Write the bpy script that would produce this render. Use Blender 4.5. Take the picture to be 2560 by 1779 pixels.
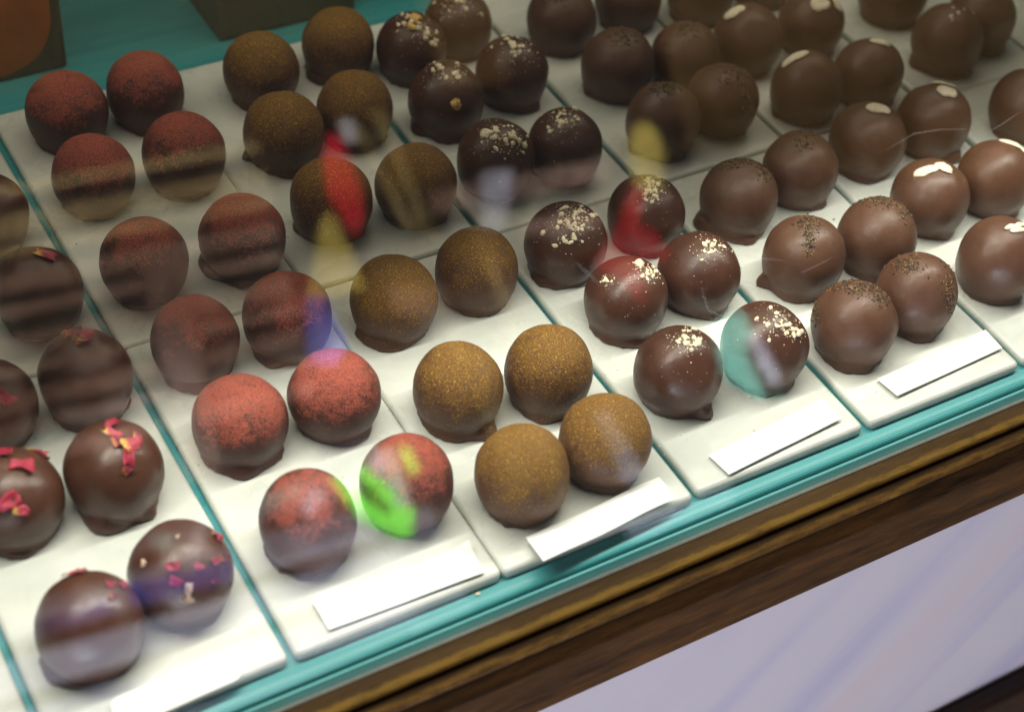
import bpy, bmesh, math, random
from mathutils import Vector, Matrix, noise

# ------------------------------------------------------------------ scene, camera, light
scene = bpy.context.scene
for o in list(bpy.data.objects):
    bpy.data.objects.remove(o)
col = scene.collection
W = 0.07                       # one marble slab is 7 cm wide; layout below is in slab widths
PW, PH, FPX = 2560.0, 1779.0, 4162.27
CAM = Vector((-1.6003, -3.6372, 5.6421))
EUL = (0.795439, -0.0842575, -0.5225986)

cam_data = bpy.data.cameras.new('camera')
cam = bpy.data.objects.new('camera', cam_data)
col.objects.link(cam)
cam.location = CAM * W
cam.rotation_euler = EUL
cam_data.sensor_width = 36.0
cam_data.lens = 36.0 * FPX / PW
cam_data.clip_start = 0.01
cam_data.clip_end = 100.0
cam_data.dof.use_dof = True
cam_data.dof.focus_distance = 8.1 * W
cam_data.dof.aperture_fstop = 9.0
scene.camera = cam
scene.render.engine = 'CYCLES'
scene.render.resolution_x, scene.render.resolution_y = 1024, 711
scene.view_settings.view_transform = 'Standard'
scene.view_settings.look = 'None'
scene.view_settings.exposure = 0.0
scene.view_settings.gamma = 1.0
scene.cycles.max_bounces = 10
scene.cycles.transparent_max_bounces = 12
scene.cycles.caustics_reflective = False
scene.cycles.caustics_refractive = False

world = bpy.data.worlds.new('World')
scene.world = world
world.use_nodes = True
bgn = world.node_tree.nodes['Background']
bgn.inputs['Color'].default_value = (1.0, 0.96, 0.94, 1)
bgn.inputs['Strength'].default_value = 0.09

def area_lamp(name, loc, target, sx, sy, power, color, spread=180):
    l = bpy.data.lights.new(name, 'AREA')
    l.shape = 'RECTANGLE'; l.size = sx * W; l.size_y = sy * W
    l.energy = power; l.color = color; l.spread = math.radians(spread)
    o = bpy.data.objects.new(name, l); col.objects.link(o)
    o.location = Vector(loc) * W
    d = (Vector(target) - Vector(loc)).normalized()
    o.rotation_euler = d.to_track_quat('-Z', 'Y').to_euler()
    return o

# the lamp strip under the front edge of the case lid
strip = area_lamp('case_lamp_light', (2.6, 0.98, 3.33), (2.6, 0.98, 0), 9.5, 0.07, 2.1, (1.0, 0.955, 0.84))
# a faint broad fill added over the rear of the case, not a real lamp
rear = area_lamp('rear_lamp_light', (2.6, 3.6, 3.3), (2.6, 3.6, 0), 9.5, 2.2, 0.54, (1.0, 0.89, 0.70))
# cool daylight behind the photographer: a fill added low at left to light the front panel, and stacked lamps mirrored in the lower left of the pane
panel_fill = area_lamp('window_daylight', (-9.0, -16.0, -5.0), (3.0, -0.4, -1.2), 12.0, 7.0, 5.2, (0.90, 0.87, 1.0), 100)
for wx, wz, wp in ((2.4, -9.6, 0.36), (2.8, -10.25, 0.42), (3.8, -10.9, 0.85)):
    area_lamp('door_daylight', (wx, -18.6, wz), (wx - 0.4, 0, 1.0), 9.4, 6.0, wp, (0.80, 0.80, 1.0), 160)
# spots added to brighten the shapes that the pane mirrors
def spot_lamp(name, loc, target, power, deg, color, rad=0.3):
    l = bpy.data.lights.new(name, 'SPOT'); l.energy = power; l.color = color
    l.spot_size = math.radians(deg); l.spot_blend = 0.4; l.shadow_soft_size = rad * W
    o = bpy.data.objects.new(name, l); col.objects.link(o); o.location = Vector(loc) * W
    o.rotation_euler = (Vector(target) - Vector(loc)).normalized().to_track_quat('-Z', 'Y').to_euler()
    return o
spot_lamp('shop_spot', (2.0, -10.5, 6.5), (3.6, -18, -2.2), 88, 62, (1.0, 0.86, 0.68))
spot_lamp('shop_spot', (15.0, -9.0, 9.0), (15.5, -19, -1.5), 68, 84, (1.0, 0.84, 0.60))

# ------------------------------------------------------------------ pixel helpers (photo coordinates of a 2297 px wide view)
VS = PW / 2297.0
RM = __import__('mathutils').Euler(EUL, 'XYZ').to_matrix()
def ray(vx, vy):
    return (RM @ Vector(((vx * VS - PW / 2) / FPX, -(vy * VS - PH / 2) / FPX, -1.0)))
def on_z(vx, vy, z=0.0):
    d = ray(vx, vy); t = (z - CAM.z) / d.z
    return CAM + d * t

# ------------------------------------------------------------------ node helpers
def new_mat(name):
    m = bpy.data.materials.new(name); m.use_nodes = True
    nt = m.node_tree
    return m, nt, nt.nodes['Principled BSDF']
def N(nt, typ, **kw):
    n = nt.nodes.new(typ)
    for k, v in kw.items():
        if k in n.inputs: n.inputs[k].default_value = v
        else: setattr(n, k, v)
    return n
def L(nt, a, b): nt.links.new(a, b)
def coords(nt, kind='Object', scale=(1, 1, 1)):
    tc = N(nt, 'ShaderNodeTexCoord'); mp = N(nt, 'ShaderNodeMapping')
    mp.inputs['Scale'].default_value = scale
    L(nt, tc.outputs[kind], mp.inputs['Vector'])
    return mp.outputs['Vector']
def noise_tex(nt, vec, scale, detail=3, rough=0.55):
    n = N(nt, 'ShaderNodeTexNoise'); n.inputs['Scale'].default_value = scale
    n.inputs['Detail'].default_value = detail; n.inputs['Roughness'].default_value = rough
    L(nt, vec, n.inputs['Vector']); return n.outputs['Fac']
def ramp(nt, fac, stops):
    r = N(nt, 'ShaderNodeValToRGB'); el = r.color_ramp.elements
    while len(el) < len(stops): el.new(0.5)
    for e, (p, c) in zip(el, stops): e.position = p; e.color = c if len(c) == 4 else (*c, 1)
    L(nt, fac, r.inputs['Fac']); return r.outputs['Color']
def mix(nt, fac, a, b, mode='MIX'):
    m = N(nt, 'ShaderNodeMix', data_type='RGBA', blend_type=mode)
    for s, v in ((m.inputs[0], fac), (m.inputs[6], a), (m.inputs[7], b)):
        if hasattr(v, 'links'): L(nt, v, s)
        else: s.default_value = v if not isinstance(v, tuple) or len(v) == 4 else (*v, 1)
    return m.outputs[2]
def math_n(nt, op, a, b=None, c=None, clamp=False):
    m = N(nt, 'ShaderNodeMath', operation=op); m.use_clamp = clamp
    for i, v in enumerate((a, b, c)):
        if v is None: continue
        if hasattr(v, 'links'): L(nt, v, m.inputs[i])
        else: m.inputs[i].default_value = v
    return m.outputs[0]
def map_range(nt, v, a, b, c=0.0, d=1.0):
    m = N(nt, 'ShaderNodeMapRange', interpolation_type='SMOOTHSTEP')
    L(nt, v, m.inputs[0])
    for i, x in zip((1, 2, 3, 4), (a, b, c, d)): m.inputs[i].default_value = x
    return m.outputs[0]
def bump(nt, bsdf, h, strength, dist):
    b = N(nt, 'ShaderNodeBump'); b.inputs['Strength'].default_value = strength
    b.inputs['Distance'].default_value = dist
    L(nt, h, b.inputs['Height']); L(nt, b.outputs['Normal'], bsdf.inputs['Normal'])
def sep_z(nt, vec, ax=2):
    s = N(nt, 'ShaderNodeSeparateXYZ'); L(nt, vec, s.inputs[0]); return s.outputs[ax]
def rnd(nt): return N(nt, 'ShaderNodeObjectInfo').outputs['Random']

# ------------------------------------------------------------------ materials
R = 0.212 * W                  # truffle radius in metres
def choc_base(nt, c1, c2):
    v = coords(nt)
    off = N(nt, 'ShaderNodeVectorMath', operation='ADD'); L(nt, v, off.inputs[0])
    cmb = N(nt, 'ShaderNodeCombineXYZ'); L(nt, rnd(nt), cmb.inputs[0]); L(nt, rnd(nt), cmb.inputs[1])
    L(nt, cmb.outputs[0], off.inputs[1])
    vv = off.outputs[0]
    c = mix(nt, ramp(nt, noise_tex(nt, vv, 110, 4), [(0.3, (0, 0, 0)), (0.7, (1, 1, 1))]), c1, c2)
    return v, vv, c
def mat_choc(name, c1, c2, rough, specks=0.0):
    m, nt, b = new_mat(name)
    v, vv, c = choc_base(nt, c1, c2)
    sp = ramp(nt, noise_tex(nt, vv, 900, 2), [(0.70, (0, 0, 0)), (0.76, (1, 1, 1))])
    spk = math_n(nt, 'MULTIPLY', N_rgb2v(nt, sp), specks)
    c = mix(nt, spk, c, (0.34, 0.24, 0.17))
    L(nt, c, b.inputs['Base Color'])
    rr = map_range(nt, noise_tex(nt, vv, 160, 5, 0.65), 0.3, 0.75, rough - 0.07, rough + 0.14)
    L(nt, rr, b.inputs['Roughness'])
    b.inputs['Specular IOR Level'].default_value = 0.45
    h = math_n(nt, 'ADD', noise_tex(nt, vv, 220, 4, 0.6), math_n(nt, 'MULTIPLY', noise_tex(nt, vv, 2200, 2), 0.25))
    bump(nt, b, h, 0.25, 0.0006)
    return m
def N_rgb2v(nt, colr):
    n = N(nt, 'ShaderNodeRGBToBW'); L(nt, colr, n.inputs[0]); return n.outputs[0]
def mat_powder(name, c1, c2, p_lo, p_hi, cover, fleck=None, amax=0.2):
    # powder sifted from above: thick on the crown, thinning to bare chocolate on the flanks
    m, nt, b = new_mat(name)
    v, vv, c = choc_base(nt, c1, c2)
    z = math_n(nt, 'DIVIDE', sep_z(nt, v), 1.8 * R)
    big = noise_tex(nt, vv, 130, 4, 0.6)
    mid = noise_tex(nt, vv, 520, 3, 0.6)
    fine = noise_tex(nt, vv, 2700, 2, 0.6)
    a = math_n(nt, 'ADD', z, math_n(nt, 'MULTIPLY', math_n(nt, 'SUBTRACT', big, 0.5), 1.05))
    a = math_n(nt, 'ADD', a, math_n(nt, 'MULTIPLY', math_n(nt, 'SUBTRACT', rnd(nt), 0.5), 0.22))
    a = map_range(nt, a, cover - 0.42, cover + 0.45, -0.24, amax)
    g = math_n(nt, 'ADD', math_n(nt, 'MULTIPLY', mid, 0.24), math_n(nt, 'MULTIPLY', fine, 0.86))
    k = math_n(nt, 'ADD', a, g)
    mask = map_range(nt, k, 0.54, 0.74)
    pc = mix(nt, map_range(nt, fine, 0.35, 0.7), p_lo, p_hi)
    cc = mix(nt, math_n(nt, 'MULTIPLY', mask, 0.93), c, pc)
    if fleck:
        f = noise_tex(nt, vv, 2600, 1, 0.5)
        fm = map_range(nt, math_n(nt, 'ADD', f, math_n(nt, 'MULTIPLY', a, 0.16)), 0.655, 0.73)
        cc = mix(nt, fm, cc, fleck)
    L(nt, cc, b.inputs['Base Color'])
    rr = math_n(nt, 'ADD', 0.48, math_n(nt, 'MULTIPLY', mask, 0.4))
    L(nt, rr, b.inputs['Roughness'])
    b.inputs['Specular IOR Level'].default_value = 0.35
    h = math_n(nt, 'ADD', math_n(nt, 'MULTIPLY', fine, math_n(nt, 'ADD', mask, 0.3)), mid)
    bump(nt, b, h, 0.5, 0.00035)
    return m
MAT = {}
MAT['petal'] = mat_choc('dark_glossy_chocolate', (0.064, 0.023, 0.012), (0.090, 0.034, 0.018), 0.37)
MAT['nut'] = mat_choc('dark_satin_chocolate', (0.055, 0.021, 0.012), (0.080, 0.031, 0.018), 0.36, 0.5)
MAT['tea'] = mat_choc('milk_satin_chocolate', (0.088, 0.038, 0.020), (0.116, 0.052, 0.029), 0.45, 0.3)
MAT['oat'] = mat_choc('milk_chocolate', (0.088, 0.038, 0.020), (0.115, 0.051, 0.028), 0.41, 0.25)
MAT['plain'] = mat_choc('plain_milk_chocolate', (0.084, 0.036, 0.018), (0.106, 0.046, 0.024), 0.44, 0.15)
MAT['red'] = mat_powder('red_dusted_chocolate', (0.062, 0.021, 0.016), (0.085, 0.030, 0.022), (0.22, 0.042, 0.030), (0.50, 0.122, 0.076), 0.62)
MAT['gold'] = mat_powder('gold_dusted_chocolate', (0.078, 0.033, 0.018), (0.100, 0.044, 0.023), (0.138, 0.068, 0.013), (0.245, 0.125, 0.017), 0.46, (0.66, 0.36, 0.06), 0.16)

def simple(name, c, rough, var=0.15, scale=400, spec=0.4, bmp=0.0):
    m, nt, b = new_mat(name)
    v = coords(nt)
    f = noise_tex(nt, v, scale, 4)
    lo = tuple(x * (1 - var) for x in c); hi = tuple(min(1, x * (1 + var)) for x in c)
    L(nt, mix(nt, map_range(nt, f, 0.3, 0.7), lo, hi), b.inputs['Base Color'])
    b.inputs['Roughness'].default_value = rough
    b.inputs['Specular IOR Level'].default_value = spec
    if bmp: bump(nt, b, f, bmp, 0.0005)
    return m
MAT['nut_bit'] = simple('crushed_nut', (0.80, 0.70, 0.50), 0.7, 0.2, 900)
MAT['nut_gold'] = simple('toasted_nut', (0.66, 0.42, 0.13), 0.7, 0.2, 900)
MAT['oat_bit'] = simple('oat_flake', (0.84, 0.75, 0.57), 0.75, 0.18, 1400, 0.3, 0.5)
MAT['salt'] = simple('salt_crystal', (0.75, 0.62, 0.62), 0.3, 0.1)
MAT['tea_dark'] = simple('tea_leaf_dark', (0.030, 0.024, 0.014), 0.7, 0.4, 2500)
MAT['tea_light'] = simple('tea_leaf_light', (0.24, 0.15, 0.055), 0.7, 0.3, 2500)
def petal_mat(name, a, bcol):
    m, nt, b = new_mat(name)
    v = coords(nt, 'Generated')
    t = math_n(nt, 'ADD', sep_z(nt, v, 0), math_n(nt, 'MULTIPLY', math_n(nt, 'SUBTRACT', noise_tex(nt, v, 5, 3), 0.5), 0.6))
    L(nt, mix(nt, map_range(nt, t, 0.15, 0.45), bcol, a), b.inputs['Base Color'])
    b.inputs['Roughness'].default_value = 0.6
    return m
MAT['rose'] = petal_mat('rose_petal', (0.30, 0.010, 0.036), (0.42, 0.04, 0.08))
MAT['rose_y'] = petal_mat('rose_petal_yellow_tip', (0.36, 0.028, 0.060), (0.70, 0.42, 0.10))
MAT['rose_d'] = petal_mat('rose_petal_dark', (0.16, 0.012, 0.030), (0.50, 0.16, 0.05))
MAT['flake'] = simple('pale_petal_scrap', (0.62, 0.45, 0.34), 0.6)

def mat_marble():
    m, nt, b = new_mat('white_marble')
    tc = N(nt, 'ShaderNodeTexCoord'); v = tc.outputs['Object']
    oi = N(nt, 'ShaderNodeObjectInfo')
    off = N(nt, 'ShaderNodeVectorMath', operation='ADD'); L(nt, v, off.inputs[0])
    L(nt, oi.outputs['Location'], off.inputs[1]); v = off.outputs[0]
    warp = N(nt, 'ShaderNodeTexNoise'); warp.inputs['Scale'].default_value = 22; warp.inputs['Detail'].default_value = 4
    L(nt, v, warp.inputs['Vector'])
    ad = N(nt, 'ShaderNodeVectorMath', operation='MULTIPLY_ADD'); L(nt, warp.outputs['Color'], ad.inputs[0])
    ad.inputs[1].default_value = (0.05, 0.05, 0.05); L(nt, v, ad.inputs[2])
    cl = noise_tex(nt, ad.outputs[0], 26, 6, 0.6)
    c = ramp(nt, cl, [(0.34, (0.54, 0.565, 0.53)), (0.5, (0.635, 0.657, 0.605)), (0.68, (0.735, 0.75, 0.70))])
    sp = map_range(nt, noise_tex(nt, v, 600, 2), 0.72, 0.78)
    c = mix(nt, math_n(nt, 'MULTIPLY', sp, 0.5), c, (0.93, 0.93, 0.90))
    L(nt, c, b.inputs['Base Color'])
    L(nt, map_range(nt, cl, 0.3, 0.7, 0.22, 0.36), b.inputs['Roughness'])
    bump(nt, b, noise_tex(nt, v, 300, 4), 0.06, 0.0005)
    return m
MAT['marble'] = mat_marble()
def mat_teal():
    m, nt, b = new_mat('teal_paint')
    v = coords(nt, 'Object', (6, 260, 260))
    g = noise_tex(nt, v, 1.0, 6, 0.65)
    v2 = coords(nt, 'Object', (25, 60, 60))
    g2 = noise_tex(nt, v2, 1.0, 4)
    c = ramp(nt, math_n(nt, 'ADD', math_n(nt, 'MULTIPLY', g, 0.7), math_n(nt, 'MULTIPLY', g2, 0.3)),
             [(0.30, (0.026, 0.235, 0.265)), (0.52, (0.045, 0.305, 0.328)), (0.72, (0.075, 0.365, 0.378))])
    L(nt, c, b.inputs['Base Color'])
    b.inputs['Roughness'].default_value = 0.42
    bump(nt, b, g, 0.25, 0.0006)
    return m
MAT['teal'] = mat_teal()
def mat_wood(name, dark, light, edge=None):
    m, nt, b = new_mat(name)
    v = coords(nt, 'Object', (11, 120, 120))
    g = noise_tex(nt, v, 1.0, 8, 0.72)
    v2 = coords(nt, 'Object', (70, 420, 420))
    g2 = noise_tex(nt, v2, 1.0, 5, 0.7)
    k = math_n(nt, 'ADD', math_n(nt, 'MULTIPLY', g, 0.65), math_n(nt, 'MULTIPLY', g2, 0.35))
    c = ramp(nt, k, [(0.36, dark), (0.55, tuple((a + q) / 2 for a, q in zip(dark, light))), (0.66, light)])
    if edge:      # worn gilding along one edge, broken up along the grain
        y0, y1, colr, amt = edge
        y = math_n(nt, 'DIVIDE', sep_z(nt, coords(nt), 1), W)
        wob = math_n(nt, 'MULTIPLY', math_n(nt, 'SUBTRACT', noise_tex(nt, coords(nt, 'Object', (60, 60, 60)), 1.0, 6, 0.75), 0.5), 0.05)
        y = math_n(nt, 'ADD', y, wob)
        mask = math_n(nt, 'MULTIPLY', map_range(nt, y, y0 - 0.012, y0 + 0.006), map_range(nt, y, y1 - 0.006, y1 + 0.014, 1, 0))
        mask = math_n(nt, 'MULTIPLY', mask, map_range(nt, g2, 0.3, 0.55, 0.25, amt))
        c = mix(nt, mask, c, colr)
    L(nt, c, b.inputs['Base Color'])
    b.inputs['Roughness'].default_value = 0.5
    b.inputs['Specular IOR Level'].default_value = 0.28
    bump(nt, b, k, 0.8, 0.0009)
    return m
MAT['rail_cap'] = mat_wood('worn_brown_wood', (0.20, 0.112, 0.046), (0.48, 0.285, 0.115), (-0.264, -0.234, (0.80, 0.48, 0.10, 1), 0.95))
MAT['rail_bead'] = mat_wood('gilded_brown_wood', (0.050, 0.023, 0.008), (0.19, 0.095, 0.024), (-0.332, -0.316, (0.48, 0.26, 0.05, 1), 0.7))
MAT['rail_face'] = mat_wood('dark_stained_wood', (0.012, 0.0045, 0.0014), (0.150, 0.064, 0.012))
MAT['groove'] = simple('dark_groove', (0.020, 0.012, 0.016), 0.35)
MAT['trim'] = mat_wood('dark_trim_wood', (0.014, 0.006, 0.003), (0.055, 0.025, 0.010))
def mat_shelf():  # soft streaked sheen of the front panel, painted into its base colour
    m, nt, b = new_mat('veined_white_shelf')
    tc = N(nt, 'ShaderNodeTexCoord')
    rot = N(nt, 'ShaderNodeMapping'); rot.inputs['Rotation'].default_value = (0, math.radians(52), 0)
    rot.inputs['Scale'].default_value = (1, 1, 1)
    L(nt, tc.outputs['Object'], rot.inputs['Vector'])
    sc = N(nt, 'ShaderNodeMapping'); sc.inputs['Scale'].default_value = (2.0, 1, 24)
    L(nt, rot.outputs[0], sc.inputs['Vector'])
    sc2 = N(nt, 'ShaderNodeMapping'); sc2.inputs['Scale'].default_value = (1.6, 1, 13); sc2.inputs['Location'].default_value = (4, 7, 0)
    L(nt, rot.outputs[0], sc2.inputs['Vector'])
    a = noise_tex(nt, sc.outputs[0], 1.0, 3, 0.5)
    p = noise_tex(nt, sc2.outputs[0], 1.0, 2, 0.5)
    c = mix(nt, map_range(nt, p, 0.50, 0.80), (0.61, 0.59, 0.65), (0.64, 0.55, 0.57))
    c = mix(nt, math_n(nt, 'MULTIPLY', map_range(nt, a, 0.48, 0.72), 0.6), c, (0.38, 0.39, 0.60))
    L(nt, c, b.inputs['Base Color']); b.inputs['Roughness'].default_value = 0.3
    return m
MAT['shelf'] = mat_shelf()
def mat_glass():
    # thin clear pane: passes light straight through, mirrors a few percent by the angle of the surface
    m, nt, b = new_mat('clear_glass')
    nt.nodes.remove(b)
    out = nt.nodes['Material Output']
    geo = N(nt, 'ShaderNodeNewGeometry')
    dot = N(nt, 'ShaderNodeVectorMath', operation='DOT_PRODUCT')
    L(nt, geo.outputs['Normal'], dot.inputs[0]); L(nt, geo.outputs['Incoming'], dot.inputs[1])
    c = math_n(nt, 'ABSOLUTE', dot.outputs['Value'])
    f = math_n(nt, 'ADD', 0.045, math_n(nt, 'MULTIPLY', math_n(nt, 'POWER', math_n(nt, 'SUBTRACT', 1.0, c), 5.0), 0.955))
    t = N(nt, 'ShaderNodeBsdfTransparent'); t.inputs['Color'].default_value = (0.975, 0.99, 0.98, 1)
    g = N(nt, 'ShaderNodeBsdfGlossy'); g.inputs['Roughness'].default_value = 0.026
    mx = N(nt, 'ShaderNodeMixShader'); L(nt, f, mx.inputs[0]); L(nt, t.outputs[0], mx.inputs[1]); L(nt, g.outputs[0], mx.inputs[2])
    L(nt, mx.outputs[0], out.inputs['Surface'])
    return m
MAT['glass'] = mat_glass()
MAT['glass_edge'] = simple('pale_green_glass_edge', (0.86, 0.93, 0.84), 0.35, 0.06)
MAT['paper'] = simple('white_paper', (0.88, 0.88, 0.86), 0.75, 0.03, 300)
MAT['case_in'] = simple('teal_case_wall', (0.06, 0.20, 0.19), 0.6)
MAT['lid'] = mat_wood('case_lid_wood', (0.05, 0.022, 0.010), (0.12, 0.055, 0.022))
MAT['charcoal'] = simple('charcoal_card', (0.050, 0.046, 0.034), 0.55, 0.1)
MAT['charcoal2'] = simple('grey_card', (0.085, 0.078, 0.055), 0.6, 0.1)
MAT['orange'] = simple('orange_print', (0.34, 0.070, 0.008), 0.5, 0.15, 60)
MAT['crumb'] = simple('dark_crumb', (0.07, 0.05, 0.03), 0.8)
MAT['bulb'] = simple('lamp_housing_metal', (0.5, 0.5, 0.5), 0.4)

# ------------------------------------------------------------------ object helpers
def link(name, me, mat=None, parent=None):
    o = bpy.data.objects.new(name, me); col.objects.link(o)
    if mat: me.materials.append(MAT[mat])
    if parent: o.parent = parent
    return o
def mesh_of(bm, name, smooth=False):
    me = bpy.data.meshes.new(name); bm.to_mesh(me); bm.free()
    if smooth:
        for p in me.polygons: p.use_smooth = True
    return me
def tag(o, label=None, cat=None, group=None, kind=None):
    if label: o['label'] = label
    if cat: o['category'] = cat
    if group: o['group'] = group
    if kind: o['kind'] = kind
    return o
def empty(name, loc=(0, 0, 0)):
    o = bpy.data.objects.new(name, None); col.objects.link(o); o.location = loc
    o.empty_display_size = 0.01
    return o
def box_bm(x0, x1, y0, y1, z0, z1, bev=0.0, seg=3):
    bm = bmesh.new()
    bmesh.ops.create_cube(bm, size=1)
    for v in bm.verts:
        v.co = Vector(((x0 + x1) / 2 + v.co.x * (x1 - x0), (y0 + y1) / 2 + v.co.y * (y1 - y0), (z0 + z1) / 2 + v.co.z * (z1 - z0))) * W
    if bev:
        bmesh.ops.bevel(bm, geom=bm.edges[:], offset=bev * W, segments=seg, affect='EDGES', profile=0.5)
    return bm
def extrude_profile(pts, x0, x1, nx=1):
    bm = bmesh.new(); rows = []
    for i in range(nx + 1):
        x = x0 + (x1 - x0) * i / nx
        rows.append([bm.verts.new((x * W, y * W, z * W)) for y, z in pts])
    n = len(pts)
    for i in range(nx):
        for j in range(n):
            bm.faces.new((rows[i][j], rows[i][(j + 1) % n], rows[i + 1][(j + 1) % n], rows[i + 1][j]))
    bm.faces.new(rows[0][::-1]); bm.faces.new(rows[-1])
    bmesh.ops.recalc_face_normals(bm, faces=bm.faces[:])
    return bm

# ------------------------------------------------------------------ display case
PANEL_B = -2.63
FZ = -0.055                     # top of the teal deck, slab tops are z = 0
X0, X1 = -3.6, 9.6
GA = math.radians(75)           # slope of the front pane
gy0, gz0 = -0.150, -0.098
def glass_y(z): return gy0 + (z - gz0) / math.tan(GA)
case = tag(empty('display_case'), 'chocolate display case with teal painted deck, front glass and dark wooden rail', 'display case')
link('deck_board', mesh_of(extrude_profile([(6.3, FZ), (-0.040, FZ), (-0.058, FZ - 0.002), (-0.072, FZ - 0.006), (-0.082, FZ - 0.012), (-0.088, FZ - 0.022), (-0.088, -0.20), (6.3, -0.20)], X0, X1), 'deck'), 'teal', case)
link('front_ledge', mesh_of(box_bm(X0, X1, -0.165, -0.090, -0.2, -0.088), 'ledge'), 'teal', case)
# pane
t = 0.045
nrm = Vector((0, -math.sin(GA), math.cos(GA)))
ztop = 3.4
pts = [(gy0, gz0), (glass_y(ztop), ztop), (glass_y(ztop) - nrm.y * t, ztop - nrm.z * t), (gy0 - nrm.y * t, gz0 - nrm.z * t + 0.012)]
link('glass_pane', mesh_of(extrude_profile(pts, X0, X1), 'pane'), 'glass', case)
link('glass_edge_strip', mesh_of(box_bm(X0, X1, -0.167, -0.149, -0.13, -0.074, 0.003, 2), 'edge'), 'glass_edge', case)
# moulded rail
cap = [(-0.168, -0.40), (-0.168, -0.082), (-0.172, -0.079), (-0.225, -0.081), (-0.243, -0.085), (-0.255, -0.094), (-0.262, -0.108), (-0.262, -0.40)]
bead = [(-0.2655, -0.40), (-0.2655, -0.135), (-0.284, -0.137), (-0.291, -0.114), (-0.304, -0.106), (-0.322, -0.107), (-0.338, -0.118), (-0.345, -0.135), (-0.345, -0.40)]
face = [(-0.349, -0.50), (-0.349, -0.140), (-0.362, -0.146), (-0.385, -0.165), (-0.398, -0.172), (-0.408, -0.176), (-0.412, -0.184), (-0.414, -0.49), (-0.408, -0.50)]
rail = link('front_rail', mesh_of(extrude_profile(cap, X0, X1), 'rail_cap'), 'rail_cap', case)
link('rail_bead', mesh_of(extrude_profile(bead, X0, X1), 'rail_bead'), 'rail_bead', rail)
link('rail_face', mesh_of(extrude_profile(face, X0, X1), 'rail_face'), 'rail_face', rail)
link('rail_groove', mesh_of(box_bm(X0, X1, -0.2655, -0.262, -0.4, -0.118), 'groove'), 'groove', rail)
# lid, back, ends and the lamp trough under the lid (above the picture)
link('lid', mesh_of(box_bm(X0, X1, glass_y(3.4) - 0.08, 6.4, 3.405, 3.56), 'lid'), 'lid', case)
link('back_panel', mesh_of(box_bm(X0, X1, 6.31, 6.4, -0.2, 3.4), 'back'), 'case_in', case)
for xa, xb in ((X0 - 0.1, X0), (X1, X1 + 0.1)):
    bm = extrude_profile([(6.4, -0.2), (6.4, 3.56), (glass_y(3.5), 3.56), (gy0, -0.2)], xa, xb)
    link('end_panel', mesh_of(bm, 'end'), 'case_in', case)
lampb = link('lamp_baffle', mesh_of(box_bm(X0, X1, 1.024, 1.06, 3.0, 3.4), 'baffle'), 'lid', case)
link('lamp_channel', mesh_of(box_bm(X0, X1, 0.90, 1.02, 3.345, 3.4), 'channel'), 'bulb', case)

# white front panel below the rail and the dark plinth under it
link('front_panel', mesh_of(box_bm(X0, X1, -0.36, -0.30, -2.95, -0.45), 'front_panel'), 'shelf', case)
link('plinth', mesh_of(box_bm(X0, X1, -0.50, -0.366, -3.4, PANEL_B, 0.035, 4), 'plinth'), 'trim', case)

# ------------------------------------------------------------------ marble slabs
COLN = {-1: 'plain', 0: 'rose petal', 1: 'red-dusted', 2: 'gold-dusted', 3: 'nut-topped', 4: 'dark-flecked', 5: 'oat-topped', 6: 'far right plain', 7: 'edge'}
rs = random.Random(5)
def slab_mesh(w, l):
    bm = box_bm(0, w, 0, l, FZ + 0.001, 0, 0, 1)
    ve = [e for e in bm.edges if abs(e.verts[0].co.z - e.verts[1].co.z) > 1e-5]
    bmesh.ops.bevel(bm, geom=ve, offset=0.03 * W, segments=4, affect='EDGES', profile=0.5)
    te = [e for e in bm.edges if e.verts[0].co.z > -1e-6 and e.verts[1].co.z > -1e-6]
    bmesh.ops.bevel(bm, geom=te, offset=0.024 * W, segments=5, affect='EDGES', profile=0.5)
    return mesh_of(bm, 'slab', True)
XR = {-1: -1.0, 0: 0.0, 1: 1.0, 2: 2.0, 3: 3.0, 4: 4.0, 5: 5.0, 6: 6.0, 7: 7.0}
for k in range(-1, 8):
    gap = 0.032 if k not in (2,) else 0.005
    wd = 1.0 - gap
    for j in range(2):
        y0 = 0.0 if j == 0 else 1.964
        ln = 1.961 if j == 0 else 2.003
        if k in (-1,) and j == 1: continue
        o = link('marble_slab', slab_mesh(wd, ln), 'marble')
        o.location = Vector((XR[k] - wd + rs.uniform(-0.004, 0.004), y0 + rs.uniform(-0.004, 0.004), 0)) * W
        o.rotation_euler.z = math.radians(rs.uniform(-0.25, 0.25))
        what = {-1: 'empty corner of white marble slab at the bottom left edge of the photo',
                0: '%s white marble slab under the rose petal truffles', 1: '%s white marble slab under the red-dusted truffles',
                2: '%s white marble slab under the gold-dusted truffles', 3: '%s white marble slab under the nut-sprinkled truffles',
                4: '%s white marble slab under the dark-flecked truffles', 5: '%s white marble slab under the oat flake truffles',
                6: '%s white marble slab under the plain truffles at top right', 7: '%s white marble slab at the far right edge beyond the plain truffles'}[k]
        tag(o, what % ('front' if j == 0 else 'rear') if '%s' in what else what, 'marble slab', 'marble slabs on the teal deck')

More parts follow.
